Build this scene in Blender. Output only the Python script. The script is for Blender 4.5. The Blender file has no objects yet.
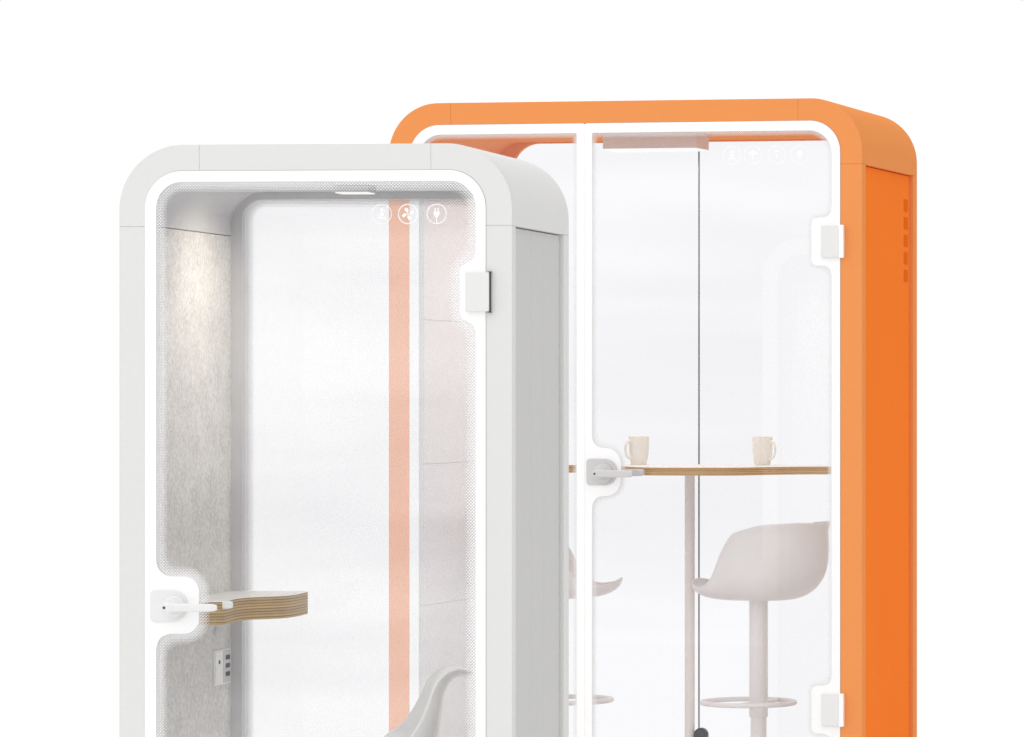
import bpy, bmesh, math, random
import numpy as np
from mathutils import Vector, Matrix
random.seed(4)
S = bpy.context.scene
COL = S.collection
PI = math.pi

# ------------------------------------------------------------------ helpers
def link(name, me, mat=None, parent=None, bevel=0.0, smooth=True):
    o = bpy.data.objects.new(name, me); COL.objects.link(o)
    if mat:
        for m in (mat if isinstance(mat, (list, tuple)) else [mat]): me.materials.append(m)
    if parent: o.parent = parent
    if smooth:
        for p in me.polygons: p.use_smooth = True
        me.set_sharp_from_angle(angle=math.radians(35))
    if bevel > 0:
        b = o.modifiers.new('bevel', 'BEVEL'); b.width = bevel; b.segments = 2
        b.limit_method = 'ANGLE'; b.angle_limit = math.radians(40)
        w = o.modifiers.new('wn', 'WEIGHTED_NORMAL'); w.keep_sharp = False
    return o

def from_bm(name, bm, mat=None, parent=None, bevel=0.0, smooth=True):
    bmesh.ops.recalc_face_normals(bm, faces=bm.faces)
    me = bpy.data.meshes.new(name); bm.to_mesh(me); bm.free()
    return link(name, me, mat, parent, bevel, smooth)

def add_box(bm, x0, x1, y0, y1, z0, z1):
    v = [bm.verts.new((x, y, z)) for x in (x0, x1) for y in (y0, y1) for z in (z0, z1)]
    for f in ((0,1,3,2),(4,6,7,5),(0,4,5,1),(2,3,7,6),(0,2,6,4),(1,5,7,3)):
        bm.faces.new([v[i] for i in f])

def box(name, x0, x1, y0, y1, z0, z1, mat, parent, bevel=0.0):
    bm = bmesh.new(); add_box(bm, x0, x1, y0, y1, z0, z1)
    return from_bm(name, bm, mat, parent, bevel)

def add_prism(bm, pts, a0, a1, axis='y'):
    """pts: 2-D outline; extruded along y (pts are x,z) or z (pts are x,y)"""
    P = (lambda p, a: (p[0], a, p[1])) if axis == 'y' else (lambda p, a: (p[0], p[1], a))
    A = [bm.verts.new(P(p, a0)) for p in pts]; B = [bm.verts.new(P(p, a1)) for p in pts]
    bm.faces.new(A); bm.faces.new(B[::-1])
    n = len(pts)
    for i in range(n):
        bm.faces.new([A[i], B[i], B[(i+1) % n], A[(i+1) % n]])

def prism(name, pts, a0, a1, mat, parent, bevel=0.0, axis='y'):
    bm = bmesh.new(); add_prism(bm, pts, a0, a1, axis)
    return from_bm(name, bm, mat, parent, bevel)

def add_lathe(bm, prof, c=(0,0,0), n=48, axis='z', rot=None):
    rings = []
    for r, h in prof:
        if r < 1e-6:
            p = Vector((0,0,h))
            rings.append([p])
        else:
            rings.append([Vector((r*math.cos(2*PI*i/n), r*math.sin(2*PI*i/n), h)) for i in range(n)])
    M = Matrix.Identity(3)
    if axis == 'y': M = Matrix.Rotation(PI/2, 3, 'X')     # local z -> -y
    if rot is not None: M = rot
    rv = [[bm.verts.new(M @ p + Vector(c)) for p in R] for R in rings]
    for a, b in zip(rv, rv[1:]):
        for i in range(n):
            j = (i+1) % n
            if len(a) == 1 and len(b) == 1: continue
            if len(a) == 1: bm.faces.new([a[0], b[i], b[j]])
            elif len(b) == 1: bm.faces.new([a[i], b[0], a[j]])
            else: bm.faces.new([a[i], b[i], b[j], a[j]])

def add_tube(bm, pts, r, n=14, closed=False):
    pts = [Vector(p) for p in pts]; N = len(pts); rings = []
    up = Vector((0,0,1))
    for i, p in enumerate(pts):
        if closed: t = pts[(i+1) % N] - pts[i-1]
        else: t = pts[min(i+1, N-1)] - pts[max(i-1, 0)]
        t.normalize()
        a = t.cross(up)
        if a.length < 1e-4: a = t.cross(Vector((1,0,0)))
        a.normalize(); b = t.cross(a)
        rr = r[i] if isinstance(r, (list, tuple)) else r
        rings.append([bm.verts.new(p + rr*(math.cos(2*PI*k/n)*a + math.sin(2*PI*k/n)*b)) for k in range(n)])
    m = N if closed else N-1
    for i in range(m):
        A, B = rings[i], rings[(i+1) % N]
        for k in range(n): bm.faces.new([A[k], A[(k+1) % n], B[(k+1) % n], B[k]])
    if not closed:
        bm.faces.new(rings[0]); bm.faces.new(rings[-1][::-1])

def spline(pts, n=10):
    """Catmull-Rom through 2-D/3-D points"""
    P = [Vector(p) for p in pts]; P = [2*P[0]-P[1]] + P + [2*P[-1]-P[-2]]
    out = []
    for i in range(1, len(P)-2):
        for k in range(n):
            t = k/n; a, b, c, d = P[i-1], P[i], P[i+1], P[i+2]
            out.append(0.5*((2*b)+(c-a)*t+(2*a-5*b+4*c-d)*t*t+(3*b-a-3*c+d)*t**3))
    out.append(P[-2]); return out

def arc(cx, cz, r, a0, a1, n=24):
    return [(cx+r*math.cos(math.radians(a0+(a1-a0)*i/n)), cz+r*math.sin(math.radians(a0+(a1-a0)*i/n))) for i in range(n+1)]

def rrect(x0, x1, z0, z1, r, n=16):
    return (arc(x1-r, z1-r, r, 0, 90, n)+arc(x0+r, z1-r, r, 90, 180, n)
            +arc(x0+r, z0+r, r, 180, 270, n)+arc(x1-r, z0+r, r, 270, 360, n))

def thing(name, label, cat, loc=(0,0,0), rz=0, group=None):
    o = bpy.data.objects.new(name, None); COL.objects.link(o)
    o.location = loc; o.rotation_euler = (0,0,rz)
    o['label'] = label; o['category'] = cat
    if group: o['group'] = group
    return o

# ------------------------------------------------------------------ materials
def new_mat(name):
    m = bpy.data.materials.new(name); m.use_nodes = True
    nt = m.node_tree; nt.nodes.clear()
    out = nt.nodes.new('ShaderNodeOutputMaterial')
    return m, nt, out
def N(nt, t, **kw):
    n = nt.nodes.new(t)
    for k, v in kw.items(): setattr(n, k, v)
    return n
def L(nt, a, b): nt.links.new(a, b)
def val(nt, op, a, b=None, c=None, clamp=False):
    n = N(nt, 'ShaderNodeMath', operation=op, use_clamp=clamp)
    for i, x in enumerate((a, b, c)):
        if x is None: continue
        if isinstance(x, (int, float)): n.inputs[i].default_value = x
        else: L(nt, x, n.inputs[i])
    return n.outputs[0]

def paint(name, col, rough=0.45, spec=0.5, var=0.03, bump=0.02, metal=0.0, nscale=220, coat=0.0):
    m, nt, out = new_mat(name)
    b = N(nt, 'ShaderNodeBsdfPrincipled')
    b.inputs['Roughness'].default_value = rough; b.inputs['Metallic'].default_value = metal
    b.inputs['Specular IOR Level'].default_value = spec
    b.inputs['Coat Weight'].default_value = coat
    tc = N(nt, 'ShaderNodeTexCoord')
    nz = N(nt, 'ShaderNodeTexNoise'); nz.inputs['Scale'].default_value = 3.0; nz.inputs['Detail'].default_value = 3
    L(nt, tc.outputs['Object'], nz.inputs['Vector'])
    mx = N(nt, 'ShaderNodeMix', data_type='RGBA')
    mx.inputs['A'].default_value = (*[c*(1-var) for c in col], 1)
    mx.inputs['B'].default_value = (*[min(1, c*(1+var)) for c in col], 1)
    L(nt, nz.outputs['Fac'], mx.inputs['Factor']); L(nt, mx.outputs['Result'], b.inputs['Base Color'])
    n2 = N(nt, 'ShaderNodeTexNoise'); n2.inputs['Scale'].default_value = nscale
    L(nt, tc.outputs['Object'], n2.inputs['Vector'])
    bp = N(nt, 'ShaderNodeBump'); bp.inputs['Strength'].default_value = bump; bp.inputs['Distance'].default_value = 0.002
    L(nt, n2.outputs['Fac'], bp.inputs['Height']); L(nt, bp.outputs['Normal'], b.inputs['Normal'])
    L(nt, b.outputs[0], out.inputs[0]); return m

def felt(name, a, b_):
    m, nt, out = new_mat(name)
    b = N(nt, 'ShaderNodeBsdfPrincipled'); b.inputs['Roughness'].default_value = 1.0
    b.inputs['Specular IOR Level'].default_value = 0.1
    b.inputs['Sheen Weight'].default_value = 0.15
    tc = N(nt, 'ShaderNodeTexCoord')
    mp = N(nt, 'ShaderNodeMapping'); mp.inputs['Scale'].default_value = (1, 1, 0.6)
    L(nt, tc.outputs['Object'], mp.inputs['Vector'])
    n1 = N(nt, 'ShaderNodeTexNoise'); n1.inputs['Scale'].default_value = 170; n1.inputs['Detail'].default_value = 8; n1.inputs['Roughness'].default_value = 0.75
    n2 = N(nt, 'ShaderNodeTexNoise'); n2.inputs['Scale'].default_value = 14; n2.inputs['Detail'].default_value = 4
    L(nt, mp.outputs[0], n1.inputs['Vector']); L(nt, tc.outputs['Object'], n2.inputs['Vector'])
    f = val(nt, 'ADD', val(nt, 'MULTIPLY', n1.outputs['Fac'], 0.85), val(nt, 'MULTIPLY', n2.outputs['Fac'], 0.15))
    r = N(nt, 'ShaderNodeMapRange'); r.inputs['From Min'].default_value = 0.38; r.inputs['From Max'].default_value = 0.62
    L(nt, f, r.inputs['Value'])
    mx = N(nt, 'ShaderNodeMix', data_type='RGBA'); mx.inputs['A'].default_value = (*a, 1); mx.inputs['B'].default_value = (*b_, 1)
    L(nt, r.outputs[0], mx.inputs['Factor']); L(nt, mx.outputs['Result'], b.inputs['Base Color'])
    bp = N(nt, 'ShaderNodeBump'); bp.inputs['Strength'].default_value = 0.5; bp.inputs['Distance'].default_value = 0.003
    L(nt, f, bp.inputs['Height']); L(nt, bp.outputs['Normal'], b.inputs['Normal'])
    L(nt, b.outputs[0], out.inputs[0]); return m

def plywood(name, z0, thick, layers, contrast=1.0, a=(0.62,0.40,0.17), d=(0.20,0.09,0.035)):
    m, nt, out = new_mat(name)
    b = N(nt, 'ShaderNodeBsdfPrincipled'); b.inputs['Roughness'].default_value = 0.5
    tc = N(nt, 'ShaderNodeTexCoord'); sx = N(nt, 'ShaderNodeSeparateXYZ'); L(nt, tc.outputs['Object'], sx.inputs[0])
    nz = N(nt, 'ShaderNodeTexNoise'); nz.inputs['Scale'].default_value = 9; L(nt, tc.outputs['Object'], nz.inputs['Vector'])
    z = val(nt, 'DIVIDE', val(nt, 'SUBTRACT', sx.outputs['Z'], z0), thick)
    z = val(nt, 'ADD', z, val(nt, 'MULTIPLY', val(nt, 'SUBTRACT', nz.outputs['Fac'], 0.5), 0.03))
    zz = val(nt, 'MULTIPLY', z, float(layers))
    fr = val(nt, 'FRACT', zz); fl = val(nt, 'FLOOR', zz)
    line = val(nt, 'GREATER_THAN', fr, 0.68)
    wn = N(nt, 'ShaderNodeTexWhiteNoise', noise_dimensions='1D'); L(nt, fl, wn.inputs['W'])
    fac = val(nt, 'ADD', val(nt, 'MULTIPLY', line, 0.75*contrast), val(nt, 'MULTIPLY', wn.outputs['Value'], 0.3*contrast), clamp=True)
    mp = N(nt, 'ShaderNodeMapping'); mp.inputs['Scale'].default_value = (18, 18, 900)
    L(nt, tc.outputs['Object'], mp.inputs['Vector'])
    n3 = N(nt, 'ShaderNodeTexNoise'); n3.inputs['Scale'].default_value = 1; n3.inputs['Detail'].default_value = 4; L(nt, mp.outputs[0], n3.inputs['Vector'])
    fac = val(nt, 'ADD', fac, val(nt, 'MULTIPLY', val(nt, 'SUBTRACT', n3.outputs['Fac'], 0.5), 0.5), clamp=True)
    mx = N(nt, 'ShaderNodeMix', data_type='RGBA'); mx.inputs['A'].default_value = (*a,1); mx.inputs['B'].default_value = (*d,1)
    L(nt, fac, mx.inputs['Factor']); L(nt, mx.outputs['Result'], b.inputs['Base Color'])
    L(nt, b.outputs[0], out.inputs[0]); return m

def glass(name, tint=(0.96,0.965,0.975), gloss=0.08, refl_haze=0.0, grough=0.0, dots=True, cell=0.0040, cov0=0.62, width=0.03, dotcol=(0.82,0.82,0.81)):
    """pane, optionally milky to imitate washed-out reflections; the printed dot pattern follows the pane's own edge distance"""
    m, nt, out = new_mat(name)
    tr = N(nt, 'ShaderNodeBsdfTransparent'); tr.inputs[0].default_value = (*tint, 1)
    gl = N(nt, 'ShaderNodeBsdfGlossy'); gl.inputs['Roughness'].default_value = grough
    mix = N(nt, 'ShaderNodeMixShader'); mix.inputs[0].default_value = gloss
    L(nt, tr.outputs[0], mix.inputs[1]); L(nt, gl.outputs[0], mix.inputs[2])
    cur = mix.outputs[0]
    tc = N(nt, 'ShaderNodeTexCoord')
    if refl_haze > 0:
        df = N(nt, 'ShaderNodeBsdfDiffuse'); df.inputs[0].default_value = (0.97,0.98,0.99,1)
        tl = N(nt, 'ShaderNodeBsdfTranslucent'); tl.inputs[0].default_value = (0.97,0.98,0.99,1)
        h = N(nt, 'ShaderNodeMixShader'); h.inputs[0].default_value = 0.85
        L(nt, df.outputs[0], h.inputs[1]); L(nt, tl.outputs[0], h.inputs[2])
        m2 = N(nt, 'ShaderNodeMixShader'); m2.inputs[0].default_value = refl_haze  # milky white share stands in for bright reflections washing over the pane
        L(nt, cur, m2.inputs[1]); L(nt, h.outputs[0], m2.inputs[2]); cur = m2.outputs[0]
    if dots:
        at = N(nt, 'ShaderNodeAttribute', attribute_name='edge', attribute_type='GEOMETRY')
        sx = N(nt, 'ShaderNodeSeparateXYZ'); L(nt, tc.outputs['Object'], sx.inputs[0])
        k = 1/(cell*math.sqrt(2))
        p = val(nt, 'MULTIPLY', val(nt, 'ADD', sx.outputs['X'], sx.outputs['Z']), k)
        q = val(nt, 'MULTIPLY', val(nt, 'SUBTRACT', sx.outputs['X'], sx.outputs['Z']), k)
        dp = val(nt, 'SUBTRACT', val(nt, 'FRACT', val(nt, 'ADD', p, 1000.0)), 0.5)
        dq = val(nt, 'SUBTRACT', val(nt, 'FRACT', val(nt, 'ADD', q, 1000.0)), 0.5)
        d2 = val(nt, 'ADD', val(nt, 'MULTIPLY', dp, dp), val(nt, 'MULTIPLY', dq, dq))
        c = N(nt, 'ShaderNodeMapRange'); c.inputs['From Min'].default_value = 0.0; c.inputs['From Max'].default_value = width
        c.inputs['To Min'].default_value = cov0; c.inputs['To Max'].default_value = 0.0
        L(nt, at.outputs['Fac'], c.inputs['Value'])
        r2 = val(nt, 'DIVIDE', c.outputs[0], PI)
        msk = val(nt, 'LESS_THAN', d2, r2)
        geo = N(nt, 'ShaderNodeSeparateXYZ'); L(nt, tc.outputs['Normal'], geo.inputs[0])
        msk = val(nt, 'MULTIPLY', msk, val(nt, 'LESS_THAN', geo.outputs['Y'], -0.5))
        dd = N(nt, 'ShaderNodeBsdfDiffuse'); dd.inputs[0].default_value = (*dotcol, 1)
        m3 = N(nt, 'ShaderNodeMixShader'); L(nt, msk, m3.inputs[0])
        L(nt, cur, m3.inputs[1]); L(nt, dd.outputs[0], m3.inputs[2]); cur = m3.outputs[0]
    L(nt, cur, out.inputs[0]); return m

def emit(name, col, s):
    m, nt, out = new_mat(name)
    e = N(nt, 'ShaderNodeEmission'); e.inputs[0].default_value = (*col,1); e.inputs[1].default_value = s
    L(nt, e.outputs[0], out.inputs[0]); return m

M = {}
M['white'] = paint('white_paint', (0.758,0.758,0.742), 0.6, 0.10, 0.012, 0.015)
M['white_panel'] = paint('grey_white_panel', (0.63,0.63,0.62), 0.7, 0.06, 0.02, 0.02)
M['grey_lining'] = paint('grey_lining', (0.60,0.60,0.60), 0.55, 0.3, 0.02, 0.02)
M['orange'] = paint('orange_paint', (0.85,0.312,0.10), 0.6, 0.0, 0.02, 0.015)  # the front's whitish sheen is put into this colour
M['orange_side_lit'] = paint('orange_side_lit', (0.98,0.225,0.034), 0.6, 0.0, 0.03, 0.02)  # same orange as the shell, deepened to how the side looks without sheen
M['orange_dark'] = paint('orange_slot', (0.80,0.15,0.015), 0.6, 0.0, 0.03, 0.02)
M['frit'] = paint('white_enamel', (0.97,0.97,0.965), 0.25, 0.5, 0.0, 0.0)
M['felt'] = felt('grey_felt', (0.50,0.485,0.465), (0.86,0.845,0.82))
M['felt_warm'] = felt('warm_felt', (0.78,0.745,0.725), (0.90,0.87,0.85))
M['dark_gap'] = paint('dark_gap', (0.10,0.10,0.10), 0.8, 0.2, 0.02, 0.0)
M['hinge'] = paint('satin_white_metal', (0.80,0.80,0.79), 0.35, 0.5, 0.01, 0.01)
M['handle'] = paint('white_handle', (0.82,0.82,0.815), 0.25, 0.5, 0.01, 0.0)
M['handle_grey'] = paint('grey_handle', (0.62,0.61,0.61), 0.3, 0.5, 0.01, 0.0)
M['black'] = paint('black_rubber', (0.02,0.02,0.022), 0.45, 0.4, 0.05, 0.02)
M['laminate'] = paint('white_laminate', (0.84,0.83,0.81), 0.4, 0.4, 0.01, 0.01)
M['laminate_grey'] = paint('pale_grey_laminate', (0.74,0.73,0.70), 0.4, 0.4, 0.01, 0.01)
M['stool'] = paint('blush_grey_plastic', (0.84,0.80,0.775), 0.42, 0.4, 0.01, 0.02)
M['stool_grey'] = paint('pale_grey_plastic', (0.80,0.80,0.785), 0.3, 0.5, 0.01, 0.02, coat=0.3)
M['leg'] = paint('blush_powder_coat', (0.84,0.775,0.735), 0.4, 0.4, 0.01, 0.02)
M['mug'] = paint('ivory_glaze', (0.84,0.83,0.75), 0.12, 0.5, 0.02, 0.0, coat=0.3)
M['socket'] = paint('socket_plastic', (0.88,0.88,0.87), 0.35, 0.5, 0.01, 0.0)
M['floor'] = paint('pale_floor', (0.85,0.85,0.85), 0.6, 0.3, 0.01, 0.0)
M['ply'] = plywood('plywood_desk', 0.987, 0.058, 8, 1.0, (0.55,0.38,0.155), (0.20,0.10,0.04))
M['ply_table'] = plywood('plywood_table', 1.293, 0.027, 4, 0.9, (0.66,0.42,0.17), (0.26,0.11,0.045))
M['lamp_w'] = emit('lamp_diffuser_warm', (1.0,0.99,0.97), 1.1)
M['g_front'] = glass('front_glass', (0.992,0.992,0.994), 0.05, 0.0, 0.0, True, 0.0056, 0.47, 0.028, (0.93,0.93,0.925))
M['g_back'] = glass('rear_glass', (0.995,0.997,1.0), 0.03, 0.20, 0.0, True, 0.0056, 0.42, 0.020, (0.5,0.5,0.5))  # dots are white print; their shade is put in as grey
M['g_front_o'] = glass('front_glass_clear', (0.985,0.985,0.99), 0.05, 0.0, 0.0, True, 0.0050, 0.45, 0.018)
M['g_back_o'] = glass('rear_glass_clear', (0.982,0.983,0.988), 0.0, 0.0, 0.0, False)
M['glass_edge'] = paint('glass_edge', (0.22,0.24,0.24), 0.2, 0.5, 0.02, 0.0)

# ------------------------------------------------------------------ signed-distance outlines for printed glass
def sd_rr(x, z, x0, x1, z0, z1, r):
    cx, cz = (x0+x1)/2, (z0+z1)/2
    qx = np.abs(x-cx)-(x1-x0)/2+r; qz = np.abs(z-cz)-(z1-z0)/2+r
    return np.minimum(np.maximum(qx, qz), 0)+np.hypot(np.maximum(qx, 0), np.maximum(qz, 0))-r
def smax(a, b, k):
    h = np.clip(0.5-0.5*(b-a)/k, 0, 1)          # h=1 -> a
    return b+(a-b)*h+k*h*(1-h)

def grid_clip(f, x0, x1, z0, z1, step):
    """polygons of {f<0} on a grid -> verts, faces"""
    nx = int(round((x1-x0)/step)); nz = int(round((z1-z0)/step))
    xs = np.linspace(x0, x1, nx+1); zs = np.linspace(z0, z1, nz+1)
    X, Z = np.meshgrid(xs, zs, indexing='ij'); Fv = f(X, Z)
    Fv = np.where(np.abs(Fv) < 1e-7, -1e-7, Fv)
    verts, faces, key = [], [], {}
    def node(i, j):
        k = (i, j)
        if k not in key: key[k] = len(verts); verts.append((xs[i], zs[j]))
        return key[k]
    def cross(a, b):
        k = (min(a, b), max(a, b))
        if k not in key:
            fa, fb = Fv[a], Fv[b]; t = fa/(fa-fb)
            key[k] = len(verts); verts.append((xs[a[0]]+(xs[b[0]]-xs[a[0]])*t, zs[a[1]]+(zs[b[1]]-zs[a[1]])*t))
        return key[k]
    neg = Fv < 0
    for i in range(nx):
        for j in range(nz):
            c = [(i,j),(i+1,j),(i+1,j+1),(i,j+1)]
            s = [neg[p] for p in c]
            if not any(s): continue
            if all(s): faces.append([node(*p) for p in c]); continue
            poly = []
            for k in range(4):
                a, b = c[k], c[(k+1) % 4]
                if neg[a]: poly.append(node(*a))
                if neg[a] != neg[b]: poly.append(cross(a, b))
            if len(poly) >= 3: faces.append(poly)
    return np.array(verts), faces

def sheet(name, f, bounds, step, y, thick, mat, parent, edge=None):
    v, fc = grid_clip(f, *bounds, step)
    me = bpy.data.meshes.new(name)
    me.from_pydata([(a, y, b) for a, b in v], [], fc)
    if edge is not None:
        at = me.attributes.new('edge', 'FLOAT', 'POINT')
        at.data.foreach_set('value', edge(v[:,0], v[:,1]).astype(np.float32))
    o = link(name, me, mat, parent, smooth=False)
    s = o.modifiers.new('solid', 'SOLIDIFY'); s.thickness = thick; s.offset = -1.0
    if isinstance(mat, (list, tuple)) and len(mat) > 1: s.material_offset_rim = 1
    return o

# ------------------------------------------------------------------ booth shell
def corner(name, W, H, b, Ro, Ri, seam, side, y0, y1, mat, par, off=(0,0), bev=0.0008):
    """top corner piece of a ring. off = (side offset, top offset) of its outer outline; b = (side,top) thickness"""
    ox, oz = off; bx, bz = b
    sx = ox+seam[0]; sz = H-oz-seam[1]
    pts = [(ox, sz)] + arc(ox+Ro, H-oz-Ro, Ro, 180, 90, 28) + [(sx, H-oz), (sx, H-oz-bz)]
    pts += arc(ox+bx+Ri, H-oz-bz-Ri, Ri, 90, 180, 24) + [(ox+bx, sz)]
    if side > 0: pts = [(W-p[0], p[1]) for p in pts]
    return prism(name, pts, y0, y1, mat, par, bev)

def booth_shell(par, W, H, D, b, Ro, Ri, seam, mat, pmat, lmat, fmat, tl, tt, pv, inset, win, grooves, felt_seams, vents=False):
    g = 0.0002
    for s in (-1, 1):
        corner('corner_shell', W, H, (b, b), Ro, Ri, (seam-g, seam-g), s, 0, D, mat, par)
    box('roof_rail', seam+g, W-seam-g, 0, D, H-b, H, mat, par, 0.0008)
    box('base_rail', 0, W, 0, D, 0.0, b, mat, par, 0.002)
    for s in (0, 1):
        X = lambda a: (W-a) if s else a
        x0, x1 = sorted((X(0), X(b)))
        z0, z1 = b+g, H-seam-g
        box('corner_post', x0, x1, 0, pv[0], z0, z1, mat, par, 0.0008)
        box('corner_post', x0, x1, pv[1], D, z0, z1, mat, par, 0.0008)
        # the side panel is made of upright boards
        bm = bmesh.new()
        xs = sorted((X(inset), X(b)))
        ed = [pv[0]+0.002]+[pv[0]+(pv[1]-pv[0])*t for t in grooves]+[pv[1]-0.004]
        for a, c in zip(ed, ed[1:]):
            add_box(bm, xs[0], xs[1], a+0.0008, c-0.0008, z0+0.001, z1-0.003)
        xs2 = sorted((X(inset+0.012), X(b-0.002)))
        add_box(bm, xs2[0], xs2[1], pv[0]-0.001, pv[1]+0.001, z0+0.002, z1+0.004)
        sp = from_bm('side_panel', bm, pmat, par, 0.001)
        if vents and s:
            bm = bmesh.new()
            for k in range(5):
                zc = 2.226-k*0.0615
                add_box(bm, W-inset-0.004, W-inset+0.0012, 0.650, 0.706, zc-0.021, zc+0.021)
            o = from_bm('vent_slot', bm, M['orange_dark'], sp)
    # lining
    li = b+0.001; y0, y1 = 0.016, D-0.03
    for s in (-1, 1):
        corner('lining_corner', W, H, ((tl[0] if s < 0 else tl[1])-li, tt-li), max(Ro-li, 0.05), win['r']*0+0.095, (seam-li+0.012, seam-li), s, y0, y1, lmat, par, (li, li), 0.001)
    box('ceiling_panel', seam+0.012+0.0015, W-seam-0.012-0.0015, y0, y1, H-tt, H-li, lmat, par, 0.001)
    for s in (0, 1):
        X = lambda a: (W-a) if s else a
        x0, x1 = sorted((X(li), X(tl[s])))
        zs = [b+0.05]+list(felt_seams)+[H-seam-0.0012]
        for a, c in zip(zs, zs[1:]):
            box('felt_panel', x0, x1, y0+0.002, y1-0.020, a+0.0006, c-0.0006, fmat, par, 0.0015)
        x0, x1 = sorted((X(li), X(tl[s]+0.003)))
        box('edge_trim', x0, x1, y1-0.017, y1-0.001, b+0.05, H-seam-0.002, lmat, par, 0.001)
    box('booth_floor', b, W-b, 0.01, D-0.01, b+0.001, b+0.03, M['grey_lining'], par, 0.001)
    # rear frame with its rounded opening
    f = lambda x, z: np.maximum(sd_rr(x, z, b+0.002, W-b-0.002, b, H-b-0.002, 0.08), -sd_rr(x, z, win['x0'], W-win['x1'], win['z0'], win['z1'], win['r']))
    sheet('rear_frame', f, (b-0.01, W-b+0.01, b-0.01, H-b+0.01), 0.008, y1+0.001, -0.022, lmat, par)

def handle(par, cx, cz, k, mat, lever_in=True):
    """lever handle: D-shaped plate, rosette, lever outside and inside. k = scale"""
    bm = bmesh.new()
    x0, x1, h = cx-0.048*k, cx+0.047*k, 0.039*k
    pl = arc(x1-h, cz, h, -90, 90, 24)+arc(x0+0.012*k, cz+h-0.012*k, 0.012*k, 90, 180, 8)+arc(x0+0.012*k, cz-h+0.012*k, 0.012*k, 180, 270, 8)
    add_prism(bm, pl, -0.007, -0.0012)
    add_prism(bm, pl, 0.0092, 0.015)
    return from_bm('handle_plate', bm, mat, par, 0.002), x1-h

def lever(par, cx, cz, k, mat, out=True, length=0.145):
    bm = bmesh.new()
    s = -1 if out else 1
    y0 = -0.007 if out else 0.015
    R = Matrix.Rotation(PI/2 if out else -PI/2, 3, 'X')
    add_lathe(bm, [(0, 0), (0.030*k, 0), (0.030*k, 0.006), (0.0265*k, 0.009), (0.015*k, 0.010), (0.0125*k, 0.012), (0.0125*k, 0.046), (0.010*k, 0.049), (0, 0.049)],
              (cx, y0, cz), 40, rot=R)
    yl = y0+s*0.041
    # the bar tapers a little and turns with a soft end
    n = 14; rings = []
    for i in range(n+1):
        t = i/n; x = cx-0.022*k+(length+0.010)*k*t
        hh = (0.0118-0.0018*t)*k; dd = 0.008*k
        if t < 0.06: hh *= 0.7
        if t > 0.95: hh *= 0.75; dd *= 0.7
        r = 0.004*k
        ring = []
        for (a, c) in rrect(-dd, dd, -hh, hh, min(r, dd*0.9), 4):
            ring.append(bm.verts.new((x, yl+a, cz+c)))
        rings.append(ring)
    for A, B in zip(rings, rings[1:]):
        m = len(A)
        for q in range(m): bm.faces.new([A[q], A[(q+1) % m], B[(q+1) % m], B[q]])
    bm.faces.new(rings[0]); bm.faces.new(rings[-1][::-1])
    o = from_bm('door_lever', bm, mat, par, 0)
    return o

def keyhole(par, cx, cz, k):
    bm = bmesh.new()
    R = Matrix.Rotation(PI/2, 3, 'X')
    add_lathe(bm, [(0, 0), (0.0042*k, 0), (0.0042*k, 0.0012), (0, 0.0012)], (cx, -0.0562, cz), 20, rot=R)
    return from_bm('keyhole', bm, M['dark_gap'], par)

def icon(par, cx, cz, r, kind, y=-0.0006, lw=0.09):
    bm = bmesh.new(); t = 0.0009
    n = 40; w = r*lw
    vs = []
    for rr in (r, r-w):
        for yy in (y, y-t):
            vs.append([bm.verts.new((cx+rr*math.cos(2*PI*i/n), yy, cz+rr*math.sin(2*PI*i/n))) for i in range(n)])
    oF, oB, iF, iB = vs
    for i in range(n):
        j = (i+1) % n
        for A, B in ((oF, oB), (oB, iB), (iB, iF), (iF, oF)):
            bm.faces.new([A[i], A[j], B[j], B[i]])
    P = lambda pts: add_prism(bm, [(cx+a*r, cz+b*r) for a, b in pts], y-t, y)
    if kind == 'plug':
        P([(-.30,.22),(.30,.22),(.30,-.05),(.12,-.36),(-.12,-.36),(-.30,-.05)])
        P([(-.20,.58),(-.09,.58),(-.09,.2205),(-.20,.2205)]); P([(.09,.58),(.20,.58),(.20,.2205),(.09,.2205)])
        P([(-.05,-.361),(.05,-.361),(.05,-.88),(-.05,-.88)])
    elif kind == 'fan':
        for k in range(4):
            a = k*PI/2+.4
            q = [(.1,-.05),(.34,-.22),(.62,-.12),(.60,.16),(.3,.12)]
            P([(x*math.cos(a)-z*math.sin(a), x*math.sin(a)+z*math.cos(a)) for x, z in q])
        P([(math.cos(i*PI/5)*.09, math.sin(i*PI/5)*.09) for i in range(10)])
    elif kind == 'person':
        P([(math.cos(i*PI/8)*.17, .38+math.sin(i*PI/8)*.17) for i in range(16)])
        P([(-.22,.15),(.22,.15),(.16,-.22),(-.16,-.22)]); P([(-.42,-.30),(.42,-.30),(.42,-.42),(-.42,-.42)])
    elif kind == 'lamp':
        P([(.48*math.cos(i*PI/12), .06+.40*math.sin(i*PI/12)) for i in range(13)])
        P([(-.12,.02),(.12,.02),(.12,-.42),(-.12,-.42)])
    elif kind == 'bulb':
        P([(.30*math.cos(math.radians(a)), .14+.32*math.sin(math.radians(a))) for a in range(-50, 231, 20)])
        P([(-.13,-.16),(.13,-.16),(.10,-.5),(-.10,-.5)])
    elif kind == 'ring':
        P([(-.05,-.4),(.05,-.4),(.05,.1),(-.05,.1)]); P([(.24*math.cos(i*PI/8), .3+.2*math.sin(i*PI/8)) for i in range(9)])
    return from_bm('icon', bm, M['frit'], par)

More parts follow.
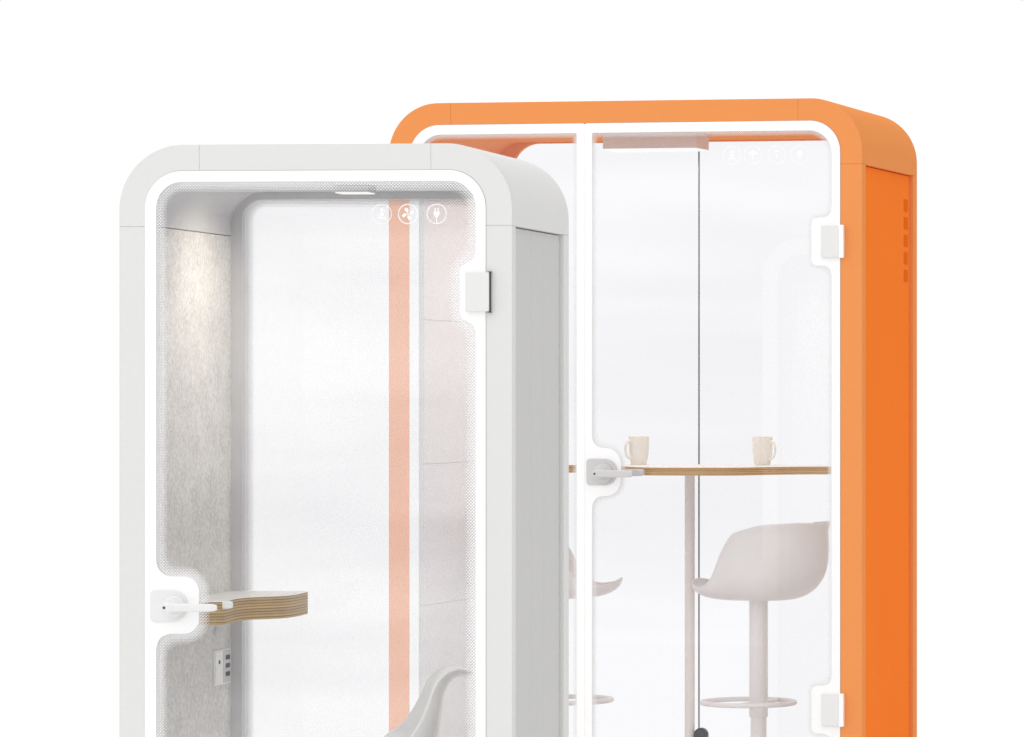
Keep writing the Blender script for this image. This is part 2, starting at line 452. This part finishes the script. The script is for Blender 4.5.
# ================================================================== WHITE BOOTH
W1, H1, D1 = 1.004, 2.1975, 0.65
wb = thing('white_booth', 'white single-person phone booth with rounded corners and glass door, standing in front', 'phone booth',
           (-2.5963, 10.0741, 0), -math.atan(295/4000))
win1 = dict(x0=0.132, x1=0.110, z0=0.16, z1=2.088, r=0.055)
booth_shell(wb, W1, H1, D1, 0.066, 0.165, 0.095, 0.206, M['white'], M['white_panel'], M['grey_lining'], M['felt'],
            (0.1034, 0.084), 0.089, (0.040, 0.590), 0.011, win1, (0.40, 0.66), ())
# rear window
f_w = lambda x, z: sd_rr(x, z, win1['x0']-0.012, W1-win1['x1']+0.012, win1['z0']-0.012, win1['z1']+0.012, 0.06)
sheet('rear_window', f_w, (0.11, W1-0.08, 0.13, 2.11), 0.008, 0.6445, 0.005, [M['g_back'], M['glass_edge']], wb,
      lambda x, z: -sd_rr(x, z, win1['x0'], W1-win1['x1'], win1['z0'], win1['z1'], win1['r']))
# door
A1 = lambda x, z: sd_rr(x, z, 0.0664, W1-0.0664, 0.0664, H1-0.0664, 0.0946)
def B1(x, z):
    b = sd_rr(x, z, 0.096, W1-0.092, 0.096, H1-0.094, 0.066)
    for zc, hh in ((1.825, 0.073), (0.45, 0.073)):
        n = sd_rr(x, z, 0.872, 1.2, zc-hh, zc+hh, 0.022); b = smax(b, -n, 0.035)
    n = sd_rr(x, z, -0.2, 0.206, 0.967, 1.111, 0.038); b = smax(b, -n, 0.045)
    return b
door1 = sheet('glass_door', A1, (0.06, W1-0.06, 0.06, H1-0.06), 0.007, 0.0, 0.008, [M['g_front'], M['glass_edge']], wb, lambda x, z: -B1(x, z))
sheet('enamel_border', lambda x, z: np.maximum(A1(x, z), -B1(x, z)), (0.06, W1-0.06, 0.06, H1-0.06), 0.006, -0.0006, -0.0008, M['frit'], door1)
for zc in (1.825, 0.45):
    box('hinge', 0.888, 0.9485, -0.013, -0.0016, zc-0.049, zc+0.049, M['hinge'], door1, 0.002)
    bm = bmesh.new(); add_box(bm, 0.9486, 0.9515, -0.010, 0.001, zc-0.050, zc+0.050); add_box(bm, 0.9440, 0.9535, -0.0145, 0.001, zc-0.0515, zc-0.0500); add_box(bm, 0.9440, 0.9535, -0.010, 0.001, zc+0.0500, zc+0.0512)
    from_bm('hinge_pin', bm, M['dark_gap'], door1, 0.0005)
hp, hx = handle(door1, 0.130, 1.037, 1.02, M['handle'])
lever(door1, 0.146, 1.035, 0.92, M['handle'], length=0.142); keyhole(door1, 0.1335, 1.035, 0.8)
lever(door1, 0.150, 1.037, 1.0, M['handle'], out=False, length=0.136)
icon(door1, 0.673, 2.021, 0.0255, 'person', lw=0.06); icon(door1, 0.740, 2.021, 0.0255, 'fan'); icon(door1, 0.813, 2.021, 0.0255, 'plug')
# ceiling lamp
cl = box('ceiling_light', 0.470, 0.562, 0.28, 0.36, 2.091, 2.108, M['grey_lining'], wb, 0.002)
box('diffuser', 0.474, 0.558, 0.284, 0.356, 2.0885, 2.0908, M['lamp_w'], cl)
# desk
edge = spline([(0.238,0.032),(0.252,0.055),(0.251,0.11),(0.243,0.17),(0.246,0.23),(0.262,0.275),(0.300,0.312),(0.325,0.355),(0.331,0.44),(0.322,0.560),(0.300,0.600)], 8)
outline = [(0.1036,0.600),(0.1036,0.030),(0.225,0.030)]+[(p.x, p.y) for p in edge]
def top_prism(name, pts, z0, z1, ply, top, par, bev=0.0):
    bm = bmesh.new(); add_prism(bm, pts, z0, z1, 'z'); bmesh.ops.recalc_face_normals(bm, faces=bm.faces)
    for f in bm.faces:
        if abs(f.normal.z) > 0.9: f.material_index = 1
    return from_bm(name, bm, [ply, top], par, bev)
top_prism('desk', outline, 0.987, 1.045, M['ply'], M['laminate_grey'], wb, 0.001)
# socket on the felt
so = box('power_socket', 0.1036, 0.1075, 0.440, 0.580, 0.802, 0.895, M['socket'], wb, 0.001)
box('socket_module', 0.1077, 0.1095, 0.446, 0.508, 0.806, 0.891, M['socket'], so, 0.0008)
box('socket_module', 0.1077, 0.1095, 0.512, 0.574, 0.806, 0.891, M['handle_grey'], so, 0.0008)
for zc in (0.872, 0.850, 0.828):
    box('socket_slot', 0.1096, 0.1102, 0.530, 0.566, zc-0.006, zc+0.006, M['dark_gap'], so)
box('socket_slot', 0.1096, 0.1102, 0.470, 0.482, 0.858, 0.868, M['dark_gap'], so)
bm = bmesh.new(); add_lathe(bm, [(0,0),(0.011,0),(0.011,0.004),(0.006,0.006),(0,0.006)], (0.1036,0.46,0.945), 24, rot=Matrix.Rotation(PI/2,3,'Y'))
from_bm('wall_button', bm, M['grey_lining'], wb)

# ================================================================== ORANGE BOOTH
W2, H2, D2 = 1.6526, 2.554, 0.796
ob = thing('orange_booth', 'orange two-person meeting booth with rounded corners and glass front, standing behind on the right', 'meeting booth',
           (-2.5854, 13.5849, 0), -math.atan(700/4000))
win2 = dict(x0=0.179, x1=0.12, z0=0.2, z1=2.462, r=0.10)
booth_shell(ob, W2, H2, D2, 0.074, 0.175, 0.105, 0.220, M['orange'], M['orange_side_lit'], M['orange'], M['felt_warm'],
            (0.120, 0.100), 0.088, (0.050, 0.738), 0.013, win2, (), (0.36, 0.85, 1.33, 1.82), True)
f_w2 = lambda x, z: sd_rr(x, z, win2['x0']-0.012, W2-win2['x1']+0.012, win2['z0']-0.012, win2['z1']+0.008, 0.1)
fa = lambda x, z: np.maximum(f_w2(x, z), x-0.857)
fb = lambda x, z: np.maximum(f_w2(x, z), 0.861-x)
for f in (fa, fb):
    sheet('rear_window', f, (0.16, W2-0.09, 0.18, 2.48), 0.01, 0.789, 0.005, [M['g_back_o'], M['glass_edge']], ob)
box('joint_seal', 0.8573, 0.8605, 0.786, 0.797, 0.2, 2.462, M['glass_edge'], ob)
# front: fixed pane and door
A2 = lambda x, z: sd_rr(x, z, 0.0744, W2-0.0744, 0.0744, H2-0.0744, 0.1046)
AL = lambda x, z: np.maximum(A2(x, z), x-0.6933)
AR = lambda x, z: np.maximum(A2(x, z), 0.6938-x)
def BL(x, z): return np.maximum(sd_rr(x, z, 0.108, 1.5, 0.108, H2-0.107, 0.078), x-0.665)
def BR(x, z):
    b = np.maximum(sd_rr(x, z, 0.2, W2-0.104, 0.108, H2-0.107, 0.078), 0.719-x)
    for zc in (2.076, 0.517):
        n = sd_rr(x, z, 1.480, 1.9, zc-0.080, zc+0.080, 0.02); b = smax(b, -n, 0.035)
    n = sd_rr(x, z, 0.3, 0.820, 1.225, 1.387, 0.055); b = smax(b, -n, 0.045)
    return b
bd = (0.06, W2-0.06, 0.06, H2-0.06)
fp = sheet('fixed_glass', AL, bd, 0.010, 0.0, 0.008, [M['g_front_o'], M['glass_edge']], ob, lambda x, z: -BL(x, z))
sheet('enamel_border', lambda x, z: np.maximum(AL(x, z), -BL(x, z)), bd, 0.006, -0.0006, -0.0008, M['frit'], fp)
door2 = sheet('glass_door', AR, bd, 0.010, 0.0, 0.008, [M['g_front_o'], M['glass_edge']], ob, lambda x, z: -BR(x, z))
sheet('enamel_border', lambda x, z: np.maximum(AR(x, z), -BR(x, z)), bd, 0.006, -0.0006, -0.0008, M['frit'], door2)
for zc in (2.076, 0.517):
    box('hinge', 1.515, 1.577, -0.013, -0.0016, zc-0.053, zc+0.053, M['hinge'], door2, 0.002)
    box('hinge_pin', 1.5775, 1.593, -0.018, 0.001, zc-0.055, zc+0.055, M['frit'], door2, 0.002)
handle(door2, 0.755, 1.306, 1.15, M['handle_grey'])
lever(door2, 0.760, 1.301, 1.12, M['handle_grey'], length=0.115); keyhole(door2, 0.745, 1.301, 0.95)
lever(door2, 0.768, 1.303, 1.12, M['handle_grey'], out=False, length=0.115)
for x, kd in ((1.206,'person'), (1.278,'lamp'), (1.361,'ring'), (1.440,'bulb')):
    icon(door2, x, 2.367, 0.031, kd, lw=0.07)
cl2 = box('ceiling_light', 0.660, 0.995, 0.30, 0.45, 2.412, 2.4655, M['white'], ob, 0.002)
box('diffuser', 0.664, 0.991, 0.304, 0.446, 2.4085, 2.4118, M['lamp_w'], cl2)

# ------------------------------------------------------------------ furniture in the orange booth
def in_orange(u, v, w=0.0):
    t = -math.atan(700/4000); c, s = math.cos(t), math.sin(t)
    return Vector((-2.5775+u*c-v*s, 13.5835+u*s+v*c, w))
def in_white(u, v, w=0.0):
    t = -math.atan(295/4000); c, s = math.cos(t), math.sin(t)
    return Vector((-2.5963+u*c-v*s, 10.0741+u*s+v*c, w))
RO = -math.atan(700/4000); RW = -math.atan(295/4000)

tb = thing('bar_table', 'high bar table with white top and plywood edge inside the orange booth', 'table', in_orange(0.918, 0.45), RO)
fr = spline([(-0.72,0.02),(-0.55,0.02),(-0.33,0.0),(-0.20,-0.16),(-0.05,-0.36),(0.08,-0.375),(0.18,-0.37),(0.27,-0.34),(0.36,-0.20),(0.45,-0.12),(0.566,-0.11)], 8)
top_prism('tabletop', [(0.566,0.26),(-0.72,0.26)]+[(p.x, p.y) for p in fr], 1.293, 1.320, M['ply_table'], M['laminate'], tb, 0.001)
bm = bmesh.new(); add_lathe(bm, [(0,0.101),(0.0175,0.101),(0.0175,1.2925),(0,1.2925)], (0.0,0,0), 40)
from_bm('leg', bm, M['leg'], tb)
bm = bmesh.new(); add_lathe(bm, [(0,0.106),(0.2,0.106),(0.2,0.112),(0.03,0.12),(0.0,0.12)], (0,0,0), 48)
from_bm('base_plate', bm, M['leg'], tb)

# black speaker-like knob beside the column
kb = thing('black_knob', 'small black round knob beside the table column at the lower picture edge', 'knob', in_orange(0.962, 0.44), RO)
bm = bmesh.new(); add_lathe(bm, [(0,-0.012),(0.021,-0.012),(0.0245,-0.008),(0.0245,0.008),(0.021,0.012),(0,0.012)], (0,0,0.388), 36, rot=Matrix.Rotation(PI/2,3,'X'))
from_bm('wheel', bm, M['black'], kb)
bm = bmesh.new(); add_tube(bm, [(0.022+0.008*math.cos(a*0.4), 0, 0.368+0.014*math.sin(a*0.4)) for a in range(-4,5)], 0.002); add_tube(bm, [(0,0,0.38),(0,0,0.107)], 0.006)
from_bm('stem', bm, M['handle_grey'], kb)

def bowl_shell(name, mat, par, z0):
    """tub seat: open front with a low lip, sides sweep up to a high wrap-around back"""
    nphi, nr = 96, 26
    key = [0, 14, 26, 40, 54, 66, 78, 92, 120, 150, 180]
    rr = [0.238, 0.236, 0.226, 0.212, 0.205, 0.203, 0.208, 0.218, 0.242, 0.260, 0.266]
    hh = [0.072, 0.064, 0.052, 0.044, 0.050, 0.085, 0.165, 0.235, 0.266, 0.273, 0.270]
    bm = bmesh.new(); rows = []
    c = bm.verts.new((0.0, 0, z0))
    for j in range(1, nr+1):
        row = []
        for i in range(nphi):
            a = 2*PI*i/nphi; d = abs(math.degrees(a)); d = 360-d if d > 180 else d
            R, Hh = float(np.interp(d, key, rr)), float(np.interp(d, key, hh))
            t = j/nr; th = t*PI/2
            back = min(1, max(0, (d-40)/50))
            p = 0.47*back+0.9*(1-back)
            rad = R*math.sin(th)**p
            z = Hh*(1-math.cos(th))**(1.05*back+1.5*(1-back))
            # pulls in above the bulge, then a small lip flares out
            rad *= 1-0.11*back*max(0, (t-0.5)/0.5)**1.3
            lip = max(0, (t-0.93)/0.07)
            rad += 0.016*lip*back
            row.append(bm.verts.new((rad*math.cos(a), rad*math.sin(a)*0.98, z0+z)))
        rows.append(row)
    for i in range(nphi): bm.faces.new([c, rows[0][i], rows[0][(i+1) % nphi]])
    for A, B in zip(rows, rows[1:]):
        for i in range(nphi): bm.faces.new([A[i], B[i], B[(i+1) % nphi], A[(i+1) % nphi]])
    for _ in range(2):
        bmesh.ops.smooth_vert(bm, verts=[v for r in rows[2:] for v in r], factor=0.35, use_axis_x=True, use_axis_y=True, use_axis_z=True)
    o = from_bm(name, bm, mat, par)
    s = o.modifiers.new('solid', 'SOLIDIFY'); s.thickness = 0.008; s.offset = 0
    b = o.modifiers.new('sub', 'SUBSURF'); b.levels = 1; b.render_levels = 1
    return o

def bar_stool(label, loc, rz, ring_z, ring_off=0.04):
    t = thing('bar_stool', label, 'bar stool', loc, rz, 'bar stools inside the orange booth')
    bowl_shell('seat_shell', M['stool'], t, 0.862)
    bm = bmesh.new(); add_lathe(bm, [(0,0.456),(0.0305,0.456),(0.0322,0.459),(0.0322,0.866),(0,0.866)], (0,0,0), 40)
    from_bm('column', bm, M['stool'], t)
    bm = bmesh.new(); add_lathe(bm, [(0,0.125),(0.0275,0.125),(0.0275,0.4555),(0,0.4555)], (0,0,0), 40)
    from_bm('piston', bm, M['stool'], t)
    bm = bmesh.new()
    n = 64; rx, ry = 0.162, 0.150
    add_tube(bm, [(ring_off+rx*math.cos(2*PI*i/n), ry*math.sin(2*PI*i/n), ring_z) for i in range(n)], 0.0085, 12, True)
    for a in (-1, 1): add_tube(bm, [(-0.0, a*0.028, ring_z), (-0.0, a*0.148, ring_z)], 0.0075)
    from_bm('footrest', bm, M['stool'], t)
    bm = bmesh.new(); add_lathe(bm, [(0,0.106),(0.21,0.106),(0.212,0.112),(0.04,0.124),(0.03,0.1245),(0,0.1245)], (0,0,0), 56)
    from_bm('base_plate', bm, M['stool'], t)
    return t
bar_stool('blush grey tub bar stool seen whole, right of the table column', in_orange(1.178, 0.40), PI+RO-math.radians(14), 0.505)
bar_stool('blush grey bar stool half hidden by the white booth, left of the table column', in_orange(0.440, 0.40), math.radians(3), 0.505)

def mug(label, loc, rz):
    t = thing('mug', label, 'mug', loc, rz, 'mugs on the bar table')
    bm = bmesh.new()
    add_lathe(bm, [(0,0.0),(0.026,0.0),(0.0275,0.002),(0.033,0.026),(0.0355,0.055),(0.0365,0.0985),(0.0352,0.0998),(0.034,0.0985),(0.033,0.055),(0.030,0.026),(0.025,0.006),(0,0.006)], (0,0,0), 48)
    from_bm('cup', bm, M['mug'], t)
    bm = bmesh.new()
    pts = spline([(0.033,0,0.078),(0.050,0,0.082),(0.062,0,0.068),(0.062,0,0.045),(0.052,0,0.026),(0.030,0,0.020)], 8)
    add_tube(bm, pts, 0.0045, 12); from_bm('handle', bm, M['mug'], t)
    return t
mug('ivory mug with its handle towards the left, standing by the door handle', in_orange(0.688, 0.60, 1.3202), RO+math.radians(240))
mug('ivory mug with its handle towards the right, above the tub stool', in_orange(1.142, 0.58, 1.3202), RO+math.radians(-30))

# ------------------------------------------------------------------ chair in the white booth
ch = thing('swivel_chair', 'pale grey shell chair with curled back inside the white booth', 'chair', in_white(0.553, 0.30), PI+RW+math.radians(18))
spine = spline([(0.23,0.0,0.02),(0.17,0,0.0),(0.05,0,-0.012),(-0.06,0,0.0),(-0.125,0,0.06),(-0.166,0,0.14),(-0.180,0,0.20),(-0.188,0,0.255),(-0.196,0,0.30),(-0.222,0,0.330),(-0.268,0,0.334)], 6)
ns = len(spine); nt_ = 28
hw = lambda s: float(np.interp(s, [0,.1,.3,.5,.65,.8,.9,.96,1.0], [.15,.2,.225,.225,.18,.135,.112,.095,.055]))
cr = lambda s: float(np.interp(s, [0,.15,.33,.45,.55,.66,.77,.88,1.0], [.0,.02,.07,.12,.085,.056,.040,.030,.012]))
bm = bmesh.new(); rows = []
for i, p in enumerate(spine):
    s = i/(ns-1); tng = (spine[min(i+1, ns-1)]-spine[max(i-1, 0)]).normalized()
    nrm = Vector((tng.z, 0, -tng.x))            # inward / upward normal
    if nrm.z < 0 and s < .4: nrm = -nrm
    if s >= .4 and nrm.x < 0: nrm = -nrm
    row = []
    for k in range(nt_+1):
        t = -1+2*k/nt_
        w = hw(s); off = cr(s)*(abs(t)**2.2)
        q = p+nrm*off; row.append(bm.verts.new((q.x, w*math.sin(t*PI/2*0.92)/math.sin(PI/2*0.92), q.z+0.508)))
    rows.append(row)
for A, B in zip(rows, rows[1:]):
    for k in range(nt_): bm.faces.new([A[k], A[k+1], B[k+1], B[k]])
for _ in range(3): bmesh.ops.smooth_vert(bm, verts=bm.verts[:], factor=0.3, use_axis_x=True, use_axis_y=True, use_axis_z=True)
sh = from_bm('seat_shell', bm, M['stool_grey'], ch)
sm = sh.modifiers.new('solid', 'SOLIDIFY'); sm.thickness = 0.008; sm.offset = 0
sb = sh.modifiers.new('sub', 'SUBSURF'); sb.levels = 1; sb.render_levels = 2
bm = bmesh.new(); add_lathe(bm, [(0,0.10),(0.026,0.10),(0.026,0.515),(0.05,0.52),(0,0.522)], (0,0,0), 36); from_bm('column', bm, M['stool_grey'], ch)
bm = bmesh.new(); add_lathe(bm, [(0,0.097),(0.20,0.097),(0.20,0.104),(0.03,0.116),(0,0.116)], (0,0,0), 48); from_bm('base_plate', bm, M['stool_grey'], ch)

# ------------------------------------------------------------------ floor
bm = bmesh.new()
for f in [bm.faces.new([bm.verts.new(p) for p in ((-9,3,0),(5,3,0),(5,16.9,0),(-9,16.9,0))])]: pass
fl = from_bm('floor', bm, M['floor'], None, smooth=False); fl['kind'] = 'structure'

# ------------------------------------------------------------------ lamps inside the booths
def area(name, loc, size, sy, power, col, par, rot=(0,0,0), spread=None):
    l = bpy.data.lights.new(name, 'AREA'); l.shape = 'RECTANGLE'; l.size = size; l.size_y = sy; l.energy = power; l.color = col
    if spread: l.spread = math.radians(spread)
    o = bpy.data.objects.new(name, l); COL.objects.link(o); o.location = loc; o.rotation_euler = rot; o.parent = par
    return o
area('lamp_light', (0.42, 0.30, 2.083), 0.10, 0.12, 0.95, (1.0,0.92,0.80), wb, (0, math.radians(30), 0), 118)
area('lamp_light', (0.81, 0.37, 2.405), 0.28, 0.14, 4.2, (1.0,0.97,0.93), ob)

# ------------------------------------------------------------------ world: a bright white studio, dimmer on the right
wd = bpy.data.worlds.new('World'); S.world = wd; wd.use_nodes = True
nt = wd.node_tree; nt.nodes.clear()
out = nt.nodes.new('ShaderNodeOutputWorld'); bg = nt.nodes.new('ShaderNodeBackground')
tc = N(nt, 'ShaderNodeTexCoord'); sx = N(nt, 'ShaderNodeSeparateXYZ'); L(nt, tc.outputs['Generated'], sx.inputs[0])
mr = N(nt, 'ShaderNodeMapRange', interpolation_type='SMOOTHSTEP'); L(nt, sx.outputs['X'], mr.inputs['Value'])
mr.inputs['From Min'].default_value = 0.15; mr.inputs['From Max'].default_value = 0.9
mr.inputs['To Min'].default_value = 1.34; mr.inputs['To Max'].default_value = 0.68
# soft cloudy streaks in the part of the studio the glass reflects
mp = N(nt, 'ShaderNodeMapping'); mp.inputs['Scale'].default_value = (3, 3, 17); mp.inputs['Rotation'].default_value = (0, math.radians(15), 0)
L(nt, tc.outputs['Generated'], mp.inputs['Vector'])
nz = N(nt, 'ShaderNodeTexNoise'); nz.inputs['Scale'].default_value = 1.6; nz.inputs['Detail'].default_value = 3; L(nt, mp.outputs[0], nz.inputs['Vector'])
st = N(nt, 'ShaderNodeMapRange', interpolation_type='SMOOTHSTEP'); L(nt, nz.outputs['Fac'], st.inputs['Value'])
st.inputs['From Min'].default_value = 0.38; st.inputs['From Max'].default_value = 0.66
beh = N(nt, 'ShaderNodeMapRange'); L(nt, sx.outputs['Y'], beh.inputs['Value'])
beh.inputs['From Min'].default_value = -0.7; beh.inputs['From Max'].default_value = -0.85
hz = N(nt, 'ShaderNodeMapRange', interpolation_type='SMOOTHSTEP'); L(nt, val(nt, 'ABSOLUTE', sx.outputs['Z']), hz.inputs['Value'])
hz.inputs['From Min'].default_value = 0.22; hz.inputs['From Max'].default_value = 0.12
fac = val(nt, 'MULTIPLY', val(nt, 'MULTIPLY', st.outputs[0], beh.outputs[0]), hz.outputs[0])
mx = N(nt, 'ShaderNodeMix', data_type='RGBA'); mx.inputs['A'].default_value = (1,1,1,1); mx.inputs['B'].default_value = (0.10,0.09,0.14,1)
L(nt, fac, mx.inputs['Factor']); L(nt, mx.outputs['Result'], bg.inputs[0])
fw = N(nt, 'ShaderNodeMapRange', interpolation_type='SMOOTHSTEP'); L(nt, sx.outputs['Y'], fw.inputs['Value'])
fw.inputs['From Min'].default_value = 0.60; fw.inputs['From Max'].default_value = 0.92
fw.inputs['To Min'].default_value = 1.0; fw.inputs['To Max'].default_value = 0.775
L(nt, val(nt, 'MULTIPLY', mr.outputs[0], fw.outputs[0]), bg.inputs[1]); L(nt, bg.outputs[0], out.inputs[0])

# ------------------------------------------------------------------ camera
cd = bpy.data.cameras.new('camera'); cam = bpy.data.objects.new('camera', cd); COL.objects.link(cam)
cam.location = (0, 0, 1.575); cam.rotation_euler = (PI/2, 0, 0)
cd.sensor_width = 36; cd.lens = 4000/1024*36
cd.shift_x = -(1150-512)/1024; cd.shift_y = (392-368.5)/1024
cd.clip_start = 0.1; cd.clip_end = 500
S.camera = cam

S.view_settings.view_transform = 'Standard'; S.view_settings.look = 'None'
S.view_settings.exposure = 0; S.view_settings.gamma = 1
S.cycles.transparent_max_bounces = 32; S.cycles.max_bounces = 10; S.cycles.diffuse_bounces = 6
S.cycles.use_denoising = True; S.cycles.denoising_prefilter = 'FAST'; S.cycles.use_adaptive_sampling = False
S.cycles.sample_clamp_indirect = 6
